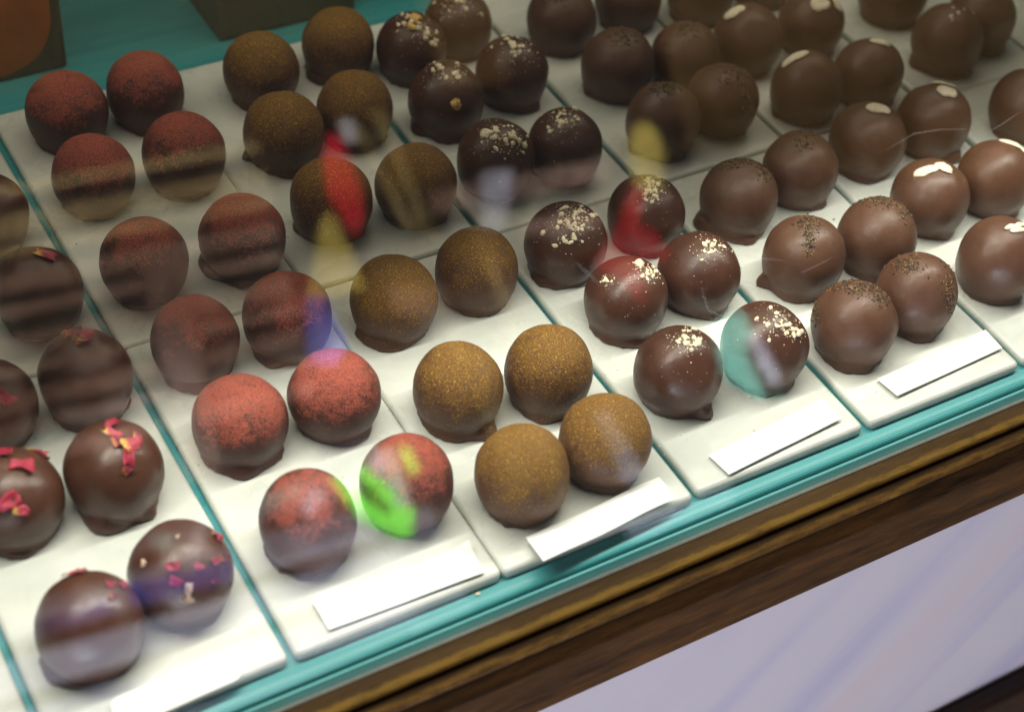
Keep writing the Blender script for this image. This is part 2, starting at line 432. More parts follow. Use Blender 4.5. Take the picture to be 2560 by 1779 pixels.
# ------------------------------------------------------------------ truffles
HC = 0.79
class Shape:
    def __init__(s, seed, rad, bumps=(), foot=0.74, squash=1.0):
        s.rng = random.Random(seed); s.o = Vector((seed * 3.17, seed * 1.31, seed * 7.7)); s.r = rad
        s.bumps = bumps; s.foot = foot; s.sq = squash
    def rho(s, th, z):
        # outline radius at height z (units of the truffle radius)
        q = 1 - (z - HC) ** 2
        u = max(0.0, (HC - z) / HC)
        rsph = math.sqrt(max(q, 0)) if z >= HC else 1 - 0.225 * u ** 2.3
        d = Vector((math.cos(th) * 1.1, math.sin(th) * 1.1, 0)) + s.o
        rf = s.foot + 0.07 * noise.noise(d * 1.3) + 0.05 * noise.noise(d * 3.1) + 0.035 * noise.noise(d * 7.3)
        hf = 0.17 + 0.09 * noise.noise(d * 1.7 + Vector((9, 0, 0)))
        for ang, amt, wid in s.bumps:
            dd = (th - ang + math.pi) % (2 * math.pi) - math.pi
            g = math.exp(-(dd / wid) ** 2)
            rf += amt * g; hf += 0.55 * amt * g
        k = min(1, max(0, z / max(hf, 0.05)))
        rfoot = rf * (1 - 0.10 * k ** 3) if k < 1 else 0
        if z < 0.06: rfoot -= 0.06 * (1 - z / 0.06) ** 2
        # smooth maximum
        if rfoot <= 0: return rsph
        e = 0.08; h = max(e - abs(rsph - rfoot), 0) / e
        return max(rsph, rfoot) + h * h * e * 0.25
    def disp(s, p):
        return 0.032 * noise.noise(p * 1.3 + s.o) + 0.010 * noise.noise(p * 3.6 + s.o)
    def mesh(s, nseg=56, nring=34):
        bm = bmesh.new(); rings = []
        zs = []
        nlow = 12
        for i in range(nlow): zs.append(0.45 * (i / nlow))
        a0 = math.asin((0.45 - HC))
        for i in range(nring - nlow):
            a = a0 + (math.pi / 2 - a0) * i / (nring - nlow); zs.append(HC + math.sin(a))
        for z in zs:
            ring = []
            for j in range(nseg):
                th = 2 * math.pi * j / nseg
                rr = s.rho(th, z)
                p = Vector((rr * math.cos(th), rr * math.sin(th), z))
                c = Vector((0, 0, HC)); d = (p - c)
                p = c + d * (1 + s.disp(d)) if z > 0.02 else p
                p.z = max(p.z, 0.0)
                p.z *= s.sq
                ring.append(bm.verts.new(p * s.r))
            rings.append(ring)
        for a, b in zip(rings, rings[1:]):
            for j in range(nseg):
                bm.faces.new((a[j], a[(j + 1) % nseg], b[(j + 1) % nseg], b[j]))
        d = Vector((0, 0, 1)); top = bm.verts.new(Vector((0, 0, (HC + 1 + s.disp(d)) * s.sq)) * s.r)
        for j in range(nseg): bm.faces.new((rings[-1][j], rings[-1][(j + 1) % nseg], top))
        bm.faces.new(rings[0][::-1])
        return mesh_of(bm, 'truffle', True)
    def surf(s, d):
        d = d.normalized()
        p = Vector((0, 0, HC)) + d * (1 + s.disp(d)); p.z *= s.sq
        return p * s.r, d

def view_dir(centre, u, v):
    # direction on a ball from an offset in the photo (u right, v down, in ball radii)
    w = (CAM - centre).normalized()
    up = (RM @ Vector((0, 1, 0))); right = up.cross(w).normalized(); up = w.cross(right).normalized()
    q = min(0.999, u * u + v * v)
    if u * u + v * v > 0.985:
        f = math.sqrt(0.985 / (u * u + v * v)); u *= f; v *= f; q = 0.985
    return right * u - up * v + w * math.sqrt(1 - q)

TR = {
 'petal': [(-35,480,98),(85,650,105),(-25,905,107),(193,845,107),(25,1115,115),(256,1052,116),(406,1277,117),(201,1398,121)],
 'red': [(150,248,92),(326,204,89),(209,388,95),(412,345,93),(323,583,102),(544,529,97),(437,757,103),(644,705,103),(538,940,108),(750,882,104),(690,1166,113),(912,1080,109)],
 'gold': [(586,156,87),(759,97,84),(636,294,91),(796,243,88),(743,448,95),(933,409,93),(884,667,101),(1070,602,98),(1027,866,104),(1231,830,102),(1172,1060,111),(1357,985,108)],
 'nut': [(923,106,80),(1027,52,77),(1001,222,83),(1148,163,80),(1112,357,86),(1268,326,83),(1270,541,93),(1450,478,89),(1405,665,97),(1568,609,92),(1522,829,98),(1715,772,98)],
 'tea': [(1260,42,78),(1410,-5,75),(1386,145,81),(1537,123,78),(1487,268,84),(1620,223,79),(1658,440,90),(1795,378,85),(1803,574,94),(1967,530,88),(1917,722,97),(2056,656,91)],
 'oat': [(1572,-20,75),(1713,-60,75),(1677,88,77),(1820,50,75),(1809,195,81),(1949,161,77),(1947,312,84),(2093,272,81),(2087,440,87),(2231,400,83),(2240,580,92)],
 'plain': [(2004,-18,78),(2126,88,80),(2200,40,77),(2303,235,82)],
}
# foot lobes seen in the photo: (photo angle in degrees, 0 = right, 90 = down, amount, width)
LOBES = {('petal',5): [(35,.16,.3),(100,.22,.5)], ('petal',7): [(140,.16,.5)], ('petal',4): [(70,.12,.6)], ('red',5): [(160,.20,.6),(80,.12,.4)],
 ('red',6): [(80,.20,.9)], ('red',7): [(120,.16,.6)], ('red',8): [(140,.12,.6),(80,.2,.5),(25,.12,.4)], ('red',9): [(40,.17,.4)], ('red',10): [(110,.10,1.2)],
 ('gold',2): [(165,.28,.14),(70,.14,.5)], ('gold',4): [(165,.16,.25)], ('gold',6): [(110,.2,.7)], ('gold',8): [(40,.24,.28),(90,.12,.8)], ('gold',9): [(100,.12,.8)],
 ('gold',1): [(120,.18,.6)], ('nut',2): [(150,.14,.3),(75,.16,.6)], ('nut',3): [(40,.18,.5)], ('nut',6): [(120,.14,.6)], ('nut',8): [(90,.16,.9)], ('nut',9): [(60,.16,.6)],
 ('nut',10): [(45,.30,.28)], ('nut',11): [(95,.14,.5),(50,.1,.4)], ('tea',6): [(160,.30,.45),(90,.15,.8)], ('tea',8): [(165,.34,.2),(110,.1,.6)], ('tea',7): [(45,.14,.5)],
 ('tea',10): [(95,.16,.7)], ('tea',11): [(80,.16,.4)], ('tea',2): [(150,.14,.4)], ('tea',4): [(150,.16,.5),(50,.14,.5)], ('oat',4): [(155,.12,.4)], ('oat',5): [(45,.14,.5)],
 ('oat',7): [(45,.2,.4)], ('oat',8): [(50,.12,.6)], ('oat',9): [(50,.12,.5)], ('oat',3): [(60,.14,.5)], ('oat',2): [(90,.12,.6)], ('plain',1): [(160,.22,.4),(50,.12,.5)], ('plain',2): [(50,.16,.5)], ('plain',3): [(130,.1,.5)]}
ROWN = ['back', 'fifth', 'fourth', 'third', 'second', 'front']
def row_of(y): return min(range(6), key=lambda i: abs(y - (3.5, 2.92, 2.3, 1.62, 1.05, 0.45)[i]))
LOOK = {'petal': 'glossy dark truffle with rose petal bits', 'red': 'dark truffle dusted with red powder', 'gold': 'brown truffle dusted with gold powder',
        'nut': 'dark truffle sprinkled with crushed nuts', 'tea': 'milk chocolate truffle with dark herb flecks on top', 'oat': 'milk chocolate truffle topped with oat flakes', 'plain': 'plain brown truffle'}
GRP = {'petal': 'rose petal truffles', 'red': 'red-dusted truffles', 'gold': 'gold-dusted truffles', 'nut': 'nut-sprinkled truffles', 'tea': 'dark-flecked truffles', 'oat': 'oat flake truffles', 'plain': 'plain truffles'}
SPEC = {('plain', 0): 'plain brown truffle cut off by the top edge, left of the other plain ones',
        ('plain', 1): 'plain brown truffle with a few pale specks near the top right corner',
        ('plain', 2): 'plain brown truffle in the top right corner, half hidden behind the speckled one',
        ('plain', 3): 'plain brown truffle cut off by the right edge, nearest of the plain ones',
        ('petal', 0): 'dark truffle cut off by the left edge, rearmost in the rose petal column',
        ('petal', 2): 'dark truffle with pink petal cut off by the left edge, third row of petal column',
        ('tea', 0): 'dark brown truffle cut by the top edge, left of two in dark-flecked back row',
        ('tea', 1): 'dark brown truffle cut by the top edge, right of two in dark-flecked back row',
        ('oat', 0): 'milk chocolate truffle cut by the top edge, left of two in oat back row',
        ('oat', 1): 'milk chocolate truffle barely visible at the top edge, right of two in oat back row'}
balls = {}
for kind, lst in TR.items():
    for i, (vx, vy, vr) in enumerate(lst):
        rad_w = 0.212
        c = on_z(vx, vy, rad_w * HC)
        depth = (c - CAM).dot(RM @ Vector((0, 0, -1)))
        rad_w = vr * VS * depth / FPX
        rad_w = 0.5 * rad_w + 0.5 * 0.2095
        c = on_z(vx, vy, rad_w * HC)
        seed = sum(map(ord, kind)) + i * 13
        # photo angle -> ground angle: right in the photo is the camera's right on the ground
        rgt = (RM @ Vector((1, 0, 0))); base = math.atan2(rgt.y, rgt.x)
        lob = [(base - math.radians(a), amt, wid) for a, amt, wid in LOBES.get((kind, i), [(90, .07, 1.0)])]
        sh = Shape(seed, rad_w * W, lob, foot=0.80 + 0.06 * random.Random(seed).random())
        o = link('chocolate_truffle', sh.mesh(), kind)
        o.location = Vector((c.x, c.y, 0.0005)) * W
        rv = random.Random(seed + 77)
        o.scale = (1 + rv.uniform(-.025, .025), 1 + rv.uniform(-.025, .025), 1 + rv.uniform(-.045, .035))
        side = 'left' if i % 2 == 0 else 'right'
        if kind == 'petal': side = {0: 'right', 1: 'right', 2: 'left', 3: 'right', 4: 'left', 5: 'right', 6: 'right', 7: 'left'}[i]
        lab = SPEC.get((kind, i)) or '%s, %s one of its pair, %s row' % (LOOK[kind], side, ROWN[row_of(c.y)])
        tag(o, lab, 'truffle', GRP[kind])
        balls[(kind, i)] = (o, sh, c, vr)

# ------------------------------------------------------------------ toppings
def frame_from(nv, twist):
    z = nv.normalized(); a = Vector((0, 0, 1)) if abs(z.z) < 0.9 else Vector((1, 0, 0))
    x = a.cross(z).normalized(); y = z.cross(x)
    c, s = math.cos(twist), math.sin(twist)
    return Matrix(((x * c + y * s), (y * c - x * s), z)).transposed()
def add_crumb(bm, mtx3, pos, sx, sy, sz, rng, sub=1):
    r = bmesh.ops.create_icosphere(bm, subdivisions=sub, radius=1)
    o = Vector((rng.random() * 50, rng.random() * 50, rng.random() * 50))
    for v in r['verts']:
        k = 1 + 0.55 * noise.noise(v.co * 1.2 + o)
        v.co = Vector((v.co.x * sx * k, v.co.y * sy * k, v.co.z * sz * k))
        v.co = mtx3 @ v.co + pos
def photo_twist(nv, ang):
    # twist so that the piece's long axis follows a photo direction (degrees, counter-clockwise from right)
    d = RM @ Vector((math.cos(math.radians(ang)), math.sin(math.radians(ang)), 0))
    f = frame_from(nv, 0)
    x = f.col[0]; y = f.col[1]
    return math.atan2(d.dot(y), d.dot(x))

# nuts
NUT = {0: [(5,-58,34,18),(45,-25,22,8)], 1: [(0,-52,40,16)], 2: [(-12,-66,34,14),(22,-50,14,8)], 3: [(12,-58,34,20)], 4: [(20,-42,38,26),(-10,-50,26,8)],
       5: [(-6,-62,36,22)], 6: [(22,-60,40,34),(0,-30,50,14)], 7: [(14,-70,22,16),(10,-45,24,14)], 8: [(54,-58,26,26),(-45,-35,14,5)], 9: [(28,-58,30,18)],
       10: [(18,-62,30,22)], 11: [(34,-60,36,22),(60,-30,20,12)]}
BIG = {2: [(20,12,13)], 4: [(-20,-50,13)], 11: [(-52,-82,14),(10,-12,7)], 0: [(10,-66,13),(0,-44,12)], 3: [(2,-56,12)], 6: [(10,0,7)], 8: [(30,-75,12)], 10: [(40,-55,9)]}
rng = random.Random(11)
for i, clusters in NUT.items():
    o, sh, c, vr = balls[('nut', i)]
    dust = bmesh.new()
    pieces = []
    for (cx, cy, sp, n) in clusters:
        for q in range(n): pieces.append((cx + rng.gauss(0, sp * .55), cy + rng.gauss(0, sp * .40), rng.choice((3.4, 4.2, 5.0, 6.0, 7.4))))
        for q in range(n * 5): pieces.append((cx + rng.gauss(0, sp * .75), cy + rng.gauss(0, sp * .6), rng.uniform(0.6, 2.0)))
    for (a, b_, s_) in BIG.get(i, []): pieces.append((a, b_, s_))
    for q in range(14): pieces.append((rng.uniform(-70, 70), rng.uniform(-60, 60), rng.uniform(0.5, 1.1)))
    px = VS * (c - CAM).length / FPX * W       # metres per view pixel at this ball
    for (a, b_, s_) in pieces:
        if a * a + b_ * b_ > (vr * 0.99) ** 2: continue
        d = view_dir(c + Vector((0, 0, 0)), a / vr, b_ / vr)
        if d.z < -0.1: continue
        p, nv = sh.surf(d)
        m3 = frame_from(nv, rng.uniform(0, 6.3))
        sx = s_ * px * rng.uniform(.8, 1.25); sy = s_ * px * rng.uniform(.6, 1.0); sz = s_ * px * rng.uniform(.45, .75)
        if s_ >= 4.0:
            bm = bmesh.new(); add_crumb(bm, m3, p + nv * sz * .35, sx, sy, sz, rng, 2 if s_ > 8 else 1)
            link('nut_crumb', mesh_of(bm, 'nut_crumb'), 'nut_gold' if (s_ > 8 and i in (0, 2)) else 'nut_bit', o)
        else:
            add_crumb(dust, m3, p + nv * sz * .35, sx, sy, sz, rng, 1)
    dd = link('nut_dust', mesh_of(dust, 'nut_dust'), 'nut_bit', o); dd['kind'] = 'stuff'

# tea
TEA = {0: [(0,-50,30,20,60)], 1: [(0,-50,30,20,60)], 2: [(12,-58,30,16,110)], 3: [(5,-55,34,20,120)], 4: [(10,-68,40,14,190)], 5: [(22,-58,34,18,120),(52,-15,12,26,70)],
       6: [(0,-82,55,12,230),(55,-55,18,14,80)], 7: [(12,-62,20,18,110)], 8: [(12,-75,26,10,90),(14,-38,13,24,130)], 9: [(15,-80,44,10,200),(60,-52,16,16,70)],
       10: [(5,-80,55,12,260),(60,-60,24,14,120),(-88,-20,6,24,50)], 11: [(-18,-62,30,14,140),(68,-28,14,26,60),(70,30,10,24,50)]}
for i, clusters in TEA.items():
    o, sh, c, vr = balls[('tea', i)]
    bd, bl = bmesh.new(), bmesh.new()
    px = VS * (c - CAM).length / FPX * W
    for (cx, cy, sx_, sy_, n) in clusters:
        for q in range(int(n * 1.2)):
            a = cx + rng.gauss(0, sx_ * .6); b_ = cy + rng.gauss(0, sy_ * .75)
            if a * a + b_ * b_ > (vr * 0.995) ** 2:
                k = vr * 0.99 / math.hypot(a, b_); a *= k; b_ *= k
            d = view_dir(c, a / vr, b_ / vr)
            p, nv = sh.surf(d)
            if p.z < 0: continue
            s_ = rng.uniform(1.2, 3.1) * px
            m3 = frame_from(nv + Vector((rng.gauss(0, .4), rng.gauss(0, .4), rng.gauss(0, .4))), rng.uniform(0, 6.3))
            add_crumb(bd if rng.random() < 0.62 else bl, m3, p + nv * s_ * .25, s_ * rng.uniform(.9, 1.7), s_ * .55, s_ * .4, rng, 1)
    for bm, mt in ((bd, 'tea_dark'), (bl, 'tea_light')):
        e = link('herb_flecks', mesh_of(bm, 'herb_flecks'), mt, o); e['kind'] = 'stuff'

# oats: (photo offset x, y, length, width, photo angle)
OAT = {2: [(-30,-56,46,24,12)], 3: [(20,-40,40,28,20),(57,-36,34,16,-50)], 4: [(-26,-62,60,20,20)], 5: [(25,-65,42,18,-14)], 6: [(23,-67,48,26,-4)], 7: [(29,-61,40,27,-8),(24,-80,48,14,-5)],
       8: [(-9,-59,52,19,12),(30,-66,27,30,60)], 9: [(36,-73,50,20,-38),(63,-60,28,18,-50)], 10: [(30,-66,40,10,28),(40,-58,36,10,20),(48,-70,36,10,32)], 0: [(0,-60,40,20,0)]}
def flake(bm, m3, pos, lx, ly, th, rng, sh):
    nx, ny = 10, 6
    o = Vector((rng.random() * 40, rng.random() * 40, 0))
    top, bot = [], []
    for side, store in ((1, top), (-1, bot)):
        for ix in range(nx + 1):
            row = []
            for iy in range(ny + 1):
                x = ix / nx * 2 - 1; y = (iy / ny * 2 - 1)
                yy = y * math.sqrt(max(0.06, 1 - abs(x) ** 2.6)) * (1 + 0.25 * noise.noise(Vector((x * 1.6, y * 0.5, 3)) + o))
                edge = (1 - abs(x) ** 6) * (1 - abs(y) ** 6)
                z = side * th * (0.25 + 0.75 * edge) - side * th * 0.45 * math.exp(-(y / 0.18) ** 2) * (1 if side > 0 else 0)
                z += th * 0.8 * noise.noise(Vector((x * 1.5, y * 1.5, 8)) + o)
                z -= 0.5 * ((x * lx) ** 2 + (yy * ly) ** 2) / sh.r
                row.append(bm.verts.new(m3 @ Vector((x * lx, yy * ly, z)) + pos))
            store.append(row)
    for ix in range(nx):
        for iy in range(ny):
            bm.faces.new((top[ix][iy], top[ix + 1][iy], top[ix + 1][iy + 1], top[ix][iy + 1]))
            bm.faces.new((bot[ix][iy], bot[ix][iy + 1], bot[ix + 1][iy + 1], bot[ix + 1][iy]))
    for ix in range(nx):
        bm.faces.new((bot[ix][0], bot[ix + 1][0], top[ix + 1][0], top[ix][0]))
        bm.faces.new((top[ix][ny], top[ix + 1][ny], bot[ix + 1][ny], bot[ix][ny]))
    for iy in range(ny):
        bm.faces.new((top[0][iy], top[0][iy + 1], bot[0][iy + 1], bot[0][iy]))
        bm.faces.new((bot[nx][iy], bot[nx][iy + 1], top[nx][iy + 1], top[nx][iy]))
for i, fl in OAT.items():
    o, sh, c, vr = balls[('oat', i)]
    px = VS * (c - CAM).length / FPX * W
    for (a, b_, ln, wd, ang) in fl:
        d = view_dir(c, a / vr, b_ / vr)
        p, nv = sh.surf(d)
        # foreshortening: the crown is seen obliquely, so stretch the width back to true size
        m3 = frame_from(nv, photo_twist(nv, ang))
        bm = bmesh.new()
        flake(bm, m3, p + nv * 2.2 * px, ln * .5 * px * 1.1, wd * .5 * px * 1.3, 2.4 * px, rng, sh)
        link('oat_flake', mesh_of(bm, 'oat_flake', True), 'oat_bit', o)
# salt on one plain truffle
o, sh, c, vr = balls[('plain', 1)]
px = VS * (c - CAM).length / FPX * W
for (a, b_, s_) in [(7,-50,6),(23,-57,5),(35,-64,3.5),(12,-68,4),(57,-55,3),(9,-42,4)]:
    d = view_dir(c, a / vr, b_ / vr); p, nv = sh.surf(d)
    bm = bmesh.new(); add_crumb(bm, frame_from(nv, rng.random() * 6), p + nv * s_ * .2 * px, s_ * px, s_ * .8 * px, s_ * .5 * px, rng, 1)
    link('pale_crystal', mesh_of(bm, 'salt'), 'salt', o)
# rose petal scraps: (x, y, length, width, angle, material)
PET = {1: [(16,-83,44,24,-20,'rose_y')], 2: [(32,-15,24,36,60,'rose')], 3: [(-26,-90,34,24,10,'rose_d'),(-6,-82,46,26,-15,'rose_y'),(-8,-72,26,14,20,'rose_d'),(-45,-100,20,8,15,'rose_y')],
       4: [(-15,-97,34,24,-20,'rose'),(56,-102,40,10,-8,'rose_y'),(75,-98,20,9,-20,'rose_d'),(22,-70,44,32,15,'rose'),(-6,8,46,30,20,'rose'),(20,26,20,26,-80,'rose_y')],
       5: [(-2,-97,32,26,60,'rose'),(-3,-78,38,22,165,'rose_y'),(4,-60,26,16,-60,'rose_d'),(36,-52,26,38,100,'rose_y'),(30,-22,40,24,95,'rose'),(26,0,26,20,50,'rose_d'),(48,-70,8,26,10,'rose_y')],
       6: [(-18,-13,26,18,0,'rose'),(36,-10,13,18,60,'rose'),(70,-20,14,20,70,'rose'),(86,-27,12,22,80,'rose_d'),(-13,19,18,22,60,'rose'),(76,-74,26,12,-10,'rose_y'),(-79,-22,16,9,-40,'flake'),(-6,-76,8,7,40,'flake'),(14,42,42,12,90,'flake'),(14,58,24,12,0,'flake'),(70,20,12,8,0,'rose_d')],  # the two lowest pieces are plain beige
       7: [(-36,-112,42,18,20,'rose_y'),(69,-84,16,18,0,'rose'),(40,-84,12,18,70,'rose'),(50,-60,20,9,10,'rose_d'),(-20,-116,20,12,40,'rose_d')]}
for i, fl in PET.items():
    o, sh, c, vr = balls[('petal', i)]
    px = VS * (c - CAM).length / FPX * W
    for (a, b_, ln, wd, ang, mt) in fl:
        d = view_dir(c, a / vr, b_ / vr); p, nv = sh.surf(d)
        m3 = frame_from(nv + Vector((rng.gauss(0, .15), rng.gauss(0, .15), 0)), photo_twist(nv, ang))
        bm = bmesh.new(); n = 7; off = Vector((rng.random() * 40, rng.random() * 40, 0)); th = 1.0 * px
        lay = []
        for side in (1, -1):
            g = []
            for ix in range(n):
                row = []
                for iy in range(n):
                    x = ix / (n - 1) * 2 - 1; y = iy / (n - 1) * 2 - 1
                    ex = x * (1 + 0.35 * noise.noise(Vector((y * 1.2, 1, 0)) + off)); ey = y * (0.65 + 0.35 * (x + 1) / 2) * (1 + 0.45 * noise.noise(Vector((x * 1.5, 5, 0)) + off))
                    z = (4.0 + 10.0 * noise.noise(Vector((x * 1.3, y * 1.3, 2)) + off) + 6.0 * y * y * wd / 30 + 3.0 * x * x * x) * px
                    z = max(z, 0.8 * px) - 0.5 * ((ex * ln * .5 * px) ** 2 + (ey * wd * .5 * px) ** 2) / sh.r
                    row.append(bm.verts.new(m3 @ Vector((ex * ln * .55 * px, ey * wd * .65 * px, z + side * th * .5)) + p))
                g.append(row)
            lay.append(g)
        T, Bm = lay
        for ix in range(n - 1):
            for iy in range(n - 1):
                bm.faces.new((T[ix][iy], T[ix + 1][iy], T[ix + 1][iy + 1], T[ix][iy + 1]))
                bm.faces.new((Bm[ix][iy], Bm[ix][iy + 1], Bm[ix + 1][iy + 1], Bm[ix + 1][iy]))
        for k in range(n - 1):
            bm.faces.new((Bm[k][0], Bm[k + 1][0], T[k + 1][0], T[k][0])); bm.faces.new((T[k][n-1], T[k + 1][n-1], Bm[k + 1][n-1], Bm[k][n-1]))
            bm.faces.new((T[0][k], T[0][k + 1], Bm[0][k + 1], Bm[0][k])); bm.faces.new((Bm[n-1][k], Bm[n-1][k + 1], T[n-1][k + 1], T[n-1][k]))
        link('rose_petal', mesh_of(bm, 'rose_petal', True), mt, o)

# ------------------------------------------------------------------ blank paper labels at the slab fronts
LAB = [('petal', [(243,1572),(520,1455),(546,1520),(270,1640)], True, 0.004, 'blank white label with rounded corners on the slab before the rose petal truffles'),
       ('red', [(700,1350),(1050,1222),(1087,1284),(738,1413)], False, 0.010, 'blank white paper label on the slab before the red-dusted truffles'),
       ('gold', [(1179,1208),(1478,1073),(1517,1120),(1218,1263)], False, 0.020, 'blank wavy white paper label overhanging the slab before the gold-dusted truffles'),
       ('nut', [(1589,1022),(1844,896),(1887,941),(1635,1065)], False, 0.008, 'blank white paper label on the slab before the nut-sprinkled truffles'),
       ('tea', [(1967,852),(2210,741),(2247,782),(2012,890)], False, 0.008, 'blank white paper label on the slab before the dark-flecked truffles')]
for kind, cs, rounded, wave, lab in LAB:
    z0 = 0.012 if kind != 'gold' else 0.030
    P = [on_z(x, y, z0) for x, y in cs]
    bm = bmesh.new(); nx, ny = 24, 6; th = 0.004; lay = []
    off = Vector((len(lab) * 1.7, 3, 0))
    for side in (1, 0):
        g = []
        for ix in range(nx + 1):
            row = []
            for iy in range(ny + 1):
                u = ix / nx; v = iy / ny
                if rounded:      # pull the corners in
                    cu = min(u, 1 - u) * 4.0; cv = min(v, 1 - v)
                    r = 0.28
                    if cu < r and cv < r:
                        dx, dy = r - cu, r - cv; dd = math.hypot(dx, dy); mx_ = max(dx, dy)
                        if dd > 1e-6:
                            f = mx_ / dd; cu2, cv2 = r - dx * f, r - dy * f
                            u = cu2 / 4.0 if u < .5 else 1 - cu2 / 4.0; v = cv2 if v < .5 else 1 - cv2
                p = P[0].lerp(P[1], u).lerp(P[3].lerp(P[2], u), v)
                z = p.z + wave * (noise.noise(Vector((u * 2.2, v * 0.3, 0)) + off) + 0.3) * 0.9
                if kind == 'red' and v < .4: z += 0.035 * max(0, u - 0.88) / 0.12 * (0.4 - v) / 0.4
                row.append(bm.verts.new(Vector((p.x, p.y, max(z, 0.003) + side * th)) * W))
            g.append(row)
        lay.append(g)
    T, Bm = lay
    for ix in range(nx):
        for iy in range(ny):
            bm.faces.new((T[ix][iy], T[ix][iy + 1], T[ix + 1][iy + 1], T[ix + 1][iy]))
            bm.faces.new((Bm[ix][iy], Bm[ix + 1][iy], Bm[ix + 1][iy + 1], Bm[ix][iy + 1]))
    for ix in range(nx):
        bm.faces.new((T[ix][0], T[ix + 1][0], Bm[ix + 1][0], Bm[ix][0])); bm.faces.new((Bm[ix][ny], Bm[ix + 1][ny], T[ix + 1][ny], T[ix][ny]))
    for iy in range(ny):
        bm.faces.new((Bm[0][iy], Bm[0][iy + 1], T[0][iy + 1], T[0][iy])); bm.faces.new((T[nx][iy], T[nx][iy + 1], Bm[nx][iy + 1], Bm[nx][iy]))
    bmesh.ops.recalc_face_normals(bm, faces=bm.faces[:])
    o = link('paper_label', mesh_of(bm, 'paper_label'), 'paper')
    tag(o, lab, 'label', 'blank labels at the slab fronts')

# ------------------------------------------------------------------ boxes at the back
def carton(name, x0, x1, y0, y1, h, mat, lab, disc=None):
    root = tag(empty(name, Vector(((x0 + x1) / 2, (y0 + y1) / 2, FZ)) * W), lab, 'box')
    me = mesh_of(box_bm(x0 - (x0 + x1) / 2, x1 - (x0 + x1) / 2, y0 - (y0 + y1) / 2, y1 - (y0 + y1) / 2, 0.001, h, 0.02, 3), 'carton')
    b = link('carton', me, mat, root)
    if disc:
        cx, cz, rx, rz, mt = disc
        bm = bmesh.new()
        vs = []
        for k in range(48):
            a = 2 * math.pi * k / 48
            ex = math.copysign(abs(math.cos(a)) ** 0.8, math.cos(a)); ez = math.copysign(abs(math.sin(a)) ** 0.8, math.sin(a))
            vs.append(bm.verts.new(Vector((cx + rx * ex, (y0 - y1) / 2 - 0.004, cz + rz * ez)) * W))
        f = bm.faces.new(vs)
        ex = bmesh.ops.extrude_face_region(bm, geom=[f])
        for v in [q for q in ex['geom'] if isinstance(q, bmesh.types.BMVert)]: v.co.y += 0.0035 * W
        bmesh.ops.recalc_face_normals(bm, faces=bm.faces[:])
        link('round_print', mesh_of(bm, 'print'), mt, root)
    return root
carton('gift_box', -0.40, 0.585, 4.31, 4.75, 1.3, 'charcoal', 'dark box with a large rounded orange print in the top left corner', (0.06, 0.44, 0.37, 0.40, 'orange'))
carton('gift_box', 1.47, 2.36, 4.205, 4.72, 1.1, 'charcoal2', 'plain dark grey box standing behind the gold-dusted truffles')
carton('gift_box', 2.44, 3.3, 4.30, 4.7, 0.9, 'teal', 'teal box with orange strip cut off by the top edge behind nut-sprinkled truffles', (0.30, 0.16, 0.36, 0.13, 'orange'))

# ------------------------------------------------------------------ crumbs on slabs and deck
bm = bmesh.new()
rc = random.Random(3)
for q in range(170):
    x = rc.uniform(-0.9, 4.4); y = rc.uniform(0.05, 3.9)
    s_ = rc.uniform(0.0015, 0.0045) * W
    add_crumb(bm, Matrix.Identity(3), Vector((x * W, y * W, s_ * .4)), s_, s_ * rc.uniform(.5, 1), s_ * .6, rc, 1)
for (vx, vy) in [(1812, 480), (2075, 760), (2205, 790), (1400, 1085), (1870, 492)]:
    p = on_z(vx, vy, 0.004)
    s_ = 0.008 * W
    add_crumb(bm, Matrix.Identity(3), p * W, s_, s_ * .6, s_ * .4, rc, 1)
tag(link('dark_crumbs', mesh_of(bm, 'dark_crumbs'), 'crumb'), 'fine dark crumbs scattered over the marble slabs', 'crumbs', None, 'stuff')
bm = bmesh.new()
for q in range(120):
    x = rc.gauss(2.5, 0.45); y = rc.uniform(0.1, 3.8)
    s_ = rc.uniform(0.0015, 0.006) * W
    add_crumb(bm, Matrix.Identity(3), Vector((x * W, y * W, s_ * .4)), s_, s_ * rc.uniform(.5, 1), s_ * .6, rc, 1)
for (vx, vy, z, s_) in [(1682, 890, 0, .011), (1072, 1331, FZ, .012), (1060, 1328, FZ, .006), (1180, 1250, FZ, .008)]:
    p = on_z(vx, vy, z + 0.004)
    add_crumb(bm, Matrix.Identity(3), p * W, s_ * W, s_ * .8 * W, s_ * .6 * W, rc, 1)
tag(link('pale_crumbs', mesh_of(bm, 'pale_crumbs'), 'nut_bit'), 'pale nut crumbs fallen beside the nut-sprinkled truffles', 'crumbs', None, 'stuff')

# ------------------------------------------------------------------ unseen shapes added behind the photographer for the pane to mirror
MAT['board_olive'] = simple('olive_brown_board', (0.31, 0.23, 0.14), 0.8, 0.25, 9)
MAT['board_dim'] = simple('dim_brown_board', (0.06, 0.050, 0.03), 0.8, 0.2, 9)
MAT['slat_a'] = simple('beige_slat', (0.42, 0.34, 0.19), 0.7, 0.2, 30)
MAT['slat_b'] = simple('pinkish_brown_slat', (0.36, 0.25, 0.22), 0.7, 0.2, 30)
MAT['post'] = simple('olive_post', (0.36, 0.31, 0.16), 0.7, 0.2, 30)
MAT['dark_slat'] = simple('dark_slat', (0.03, 0.02, 0.03), 0.7)
MAT['red_cloth'] = simple('red_cloth', (0.75, 0.02, 0.05), 0.7, 0.2, 40)
MAT['yellow_cloth'] = simple('yellow_cloth', (0.75, 0.62, 0.16), 0.7, 0.2, 40)
MAT['green_sheet'] = simple('green_sheet', (0.16, 0.75, 0.05), 0.6, 0.2, 60)
MAT['mint_sheet'] = simple('mint_sheet', (0.45, 0.72, 0.66), 0.6, 0.2, 60)
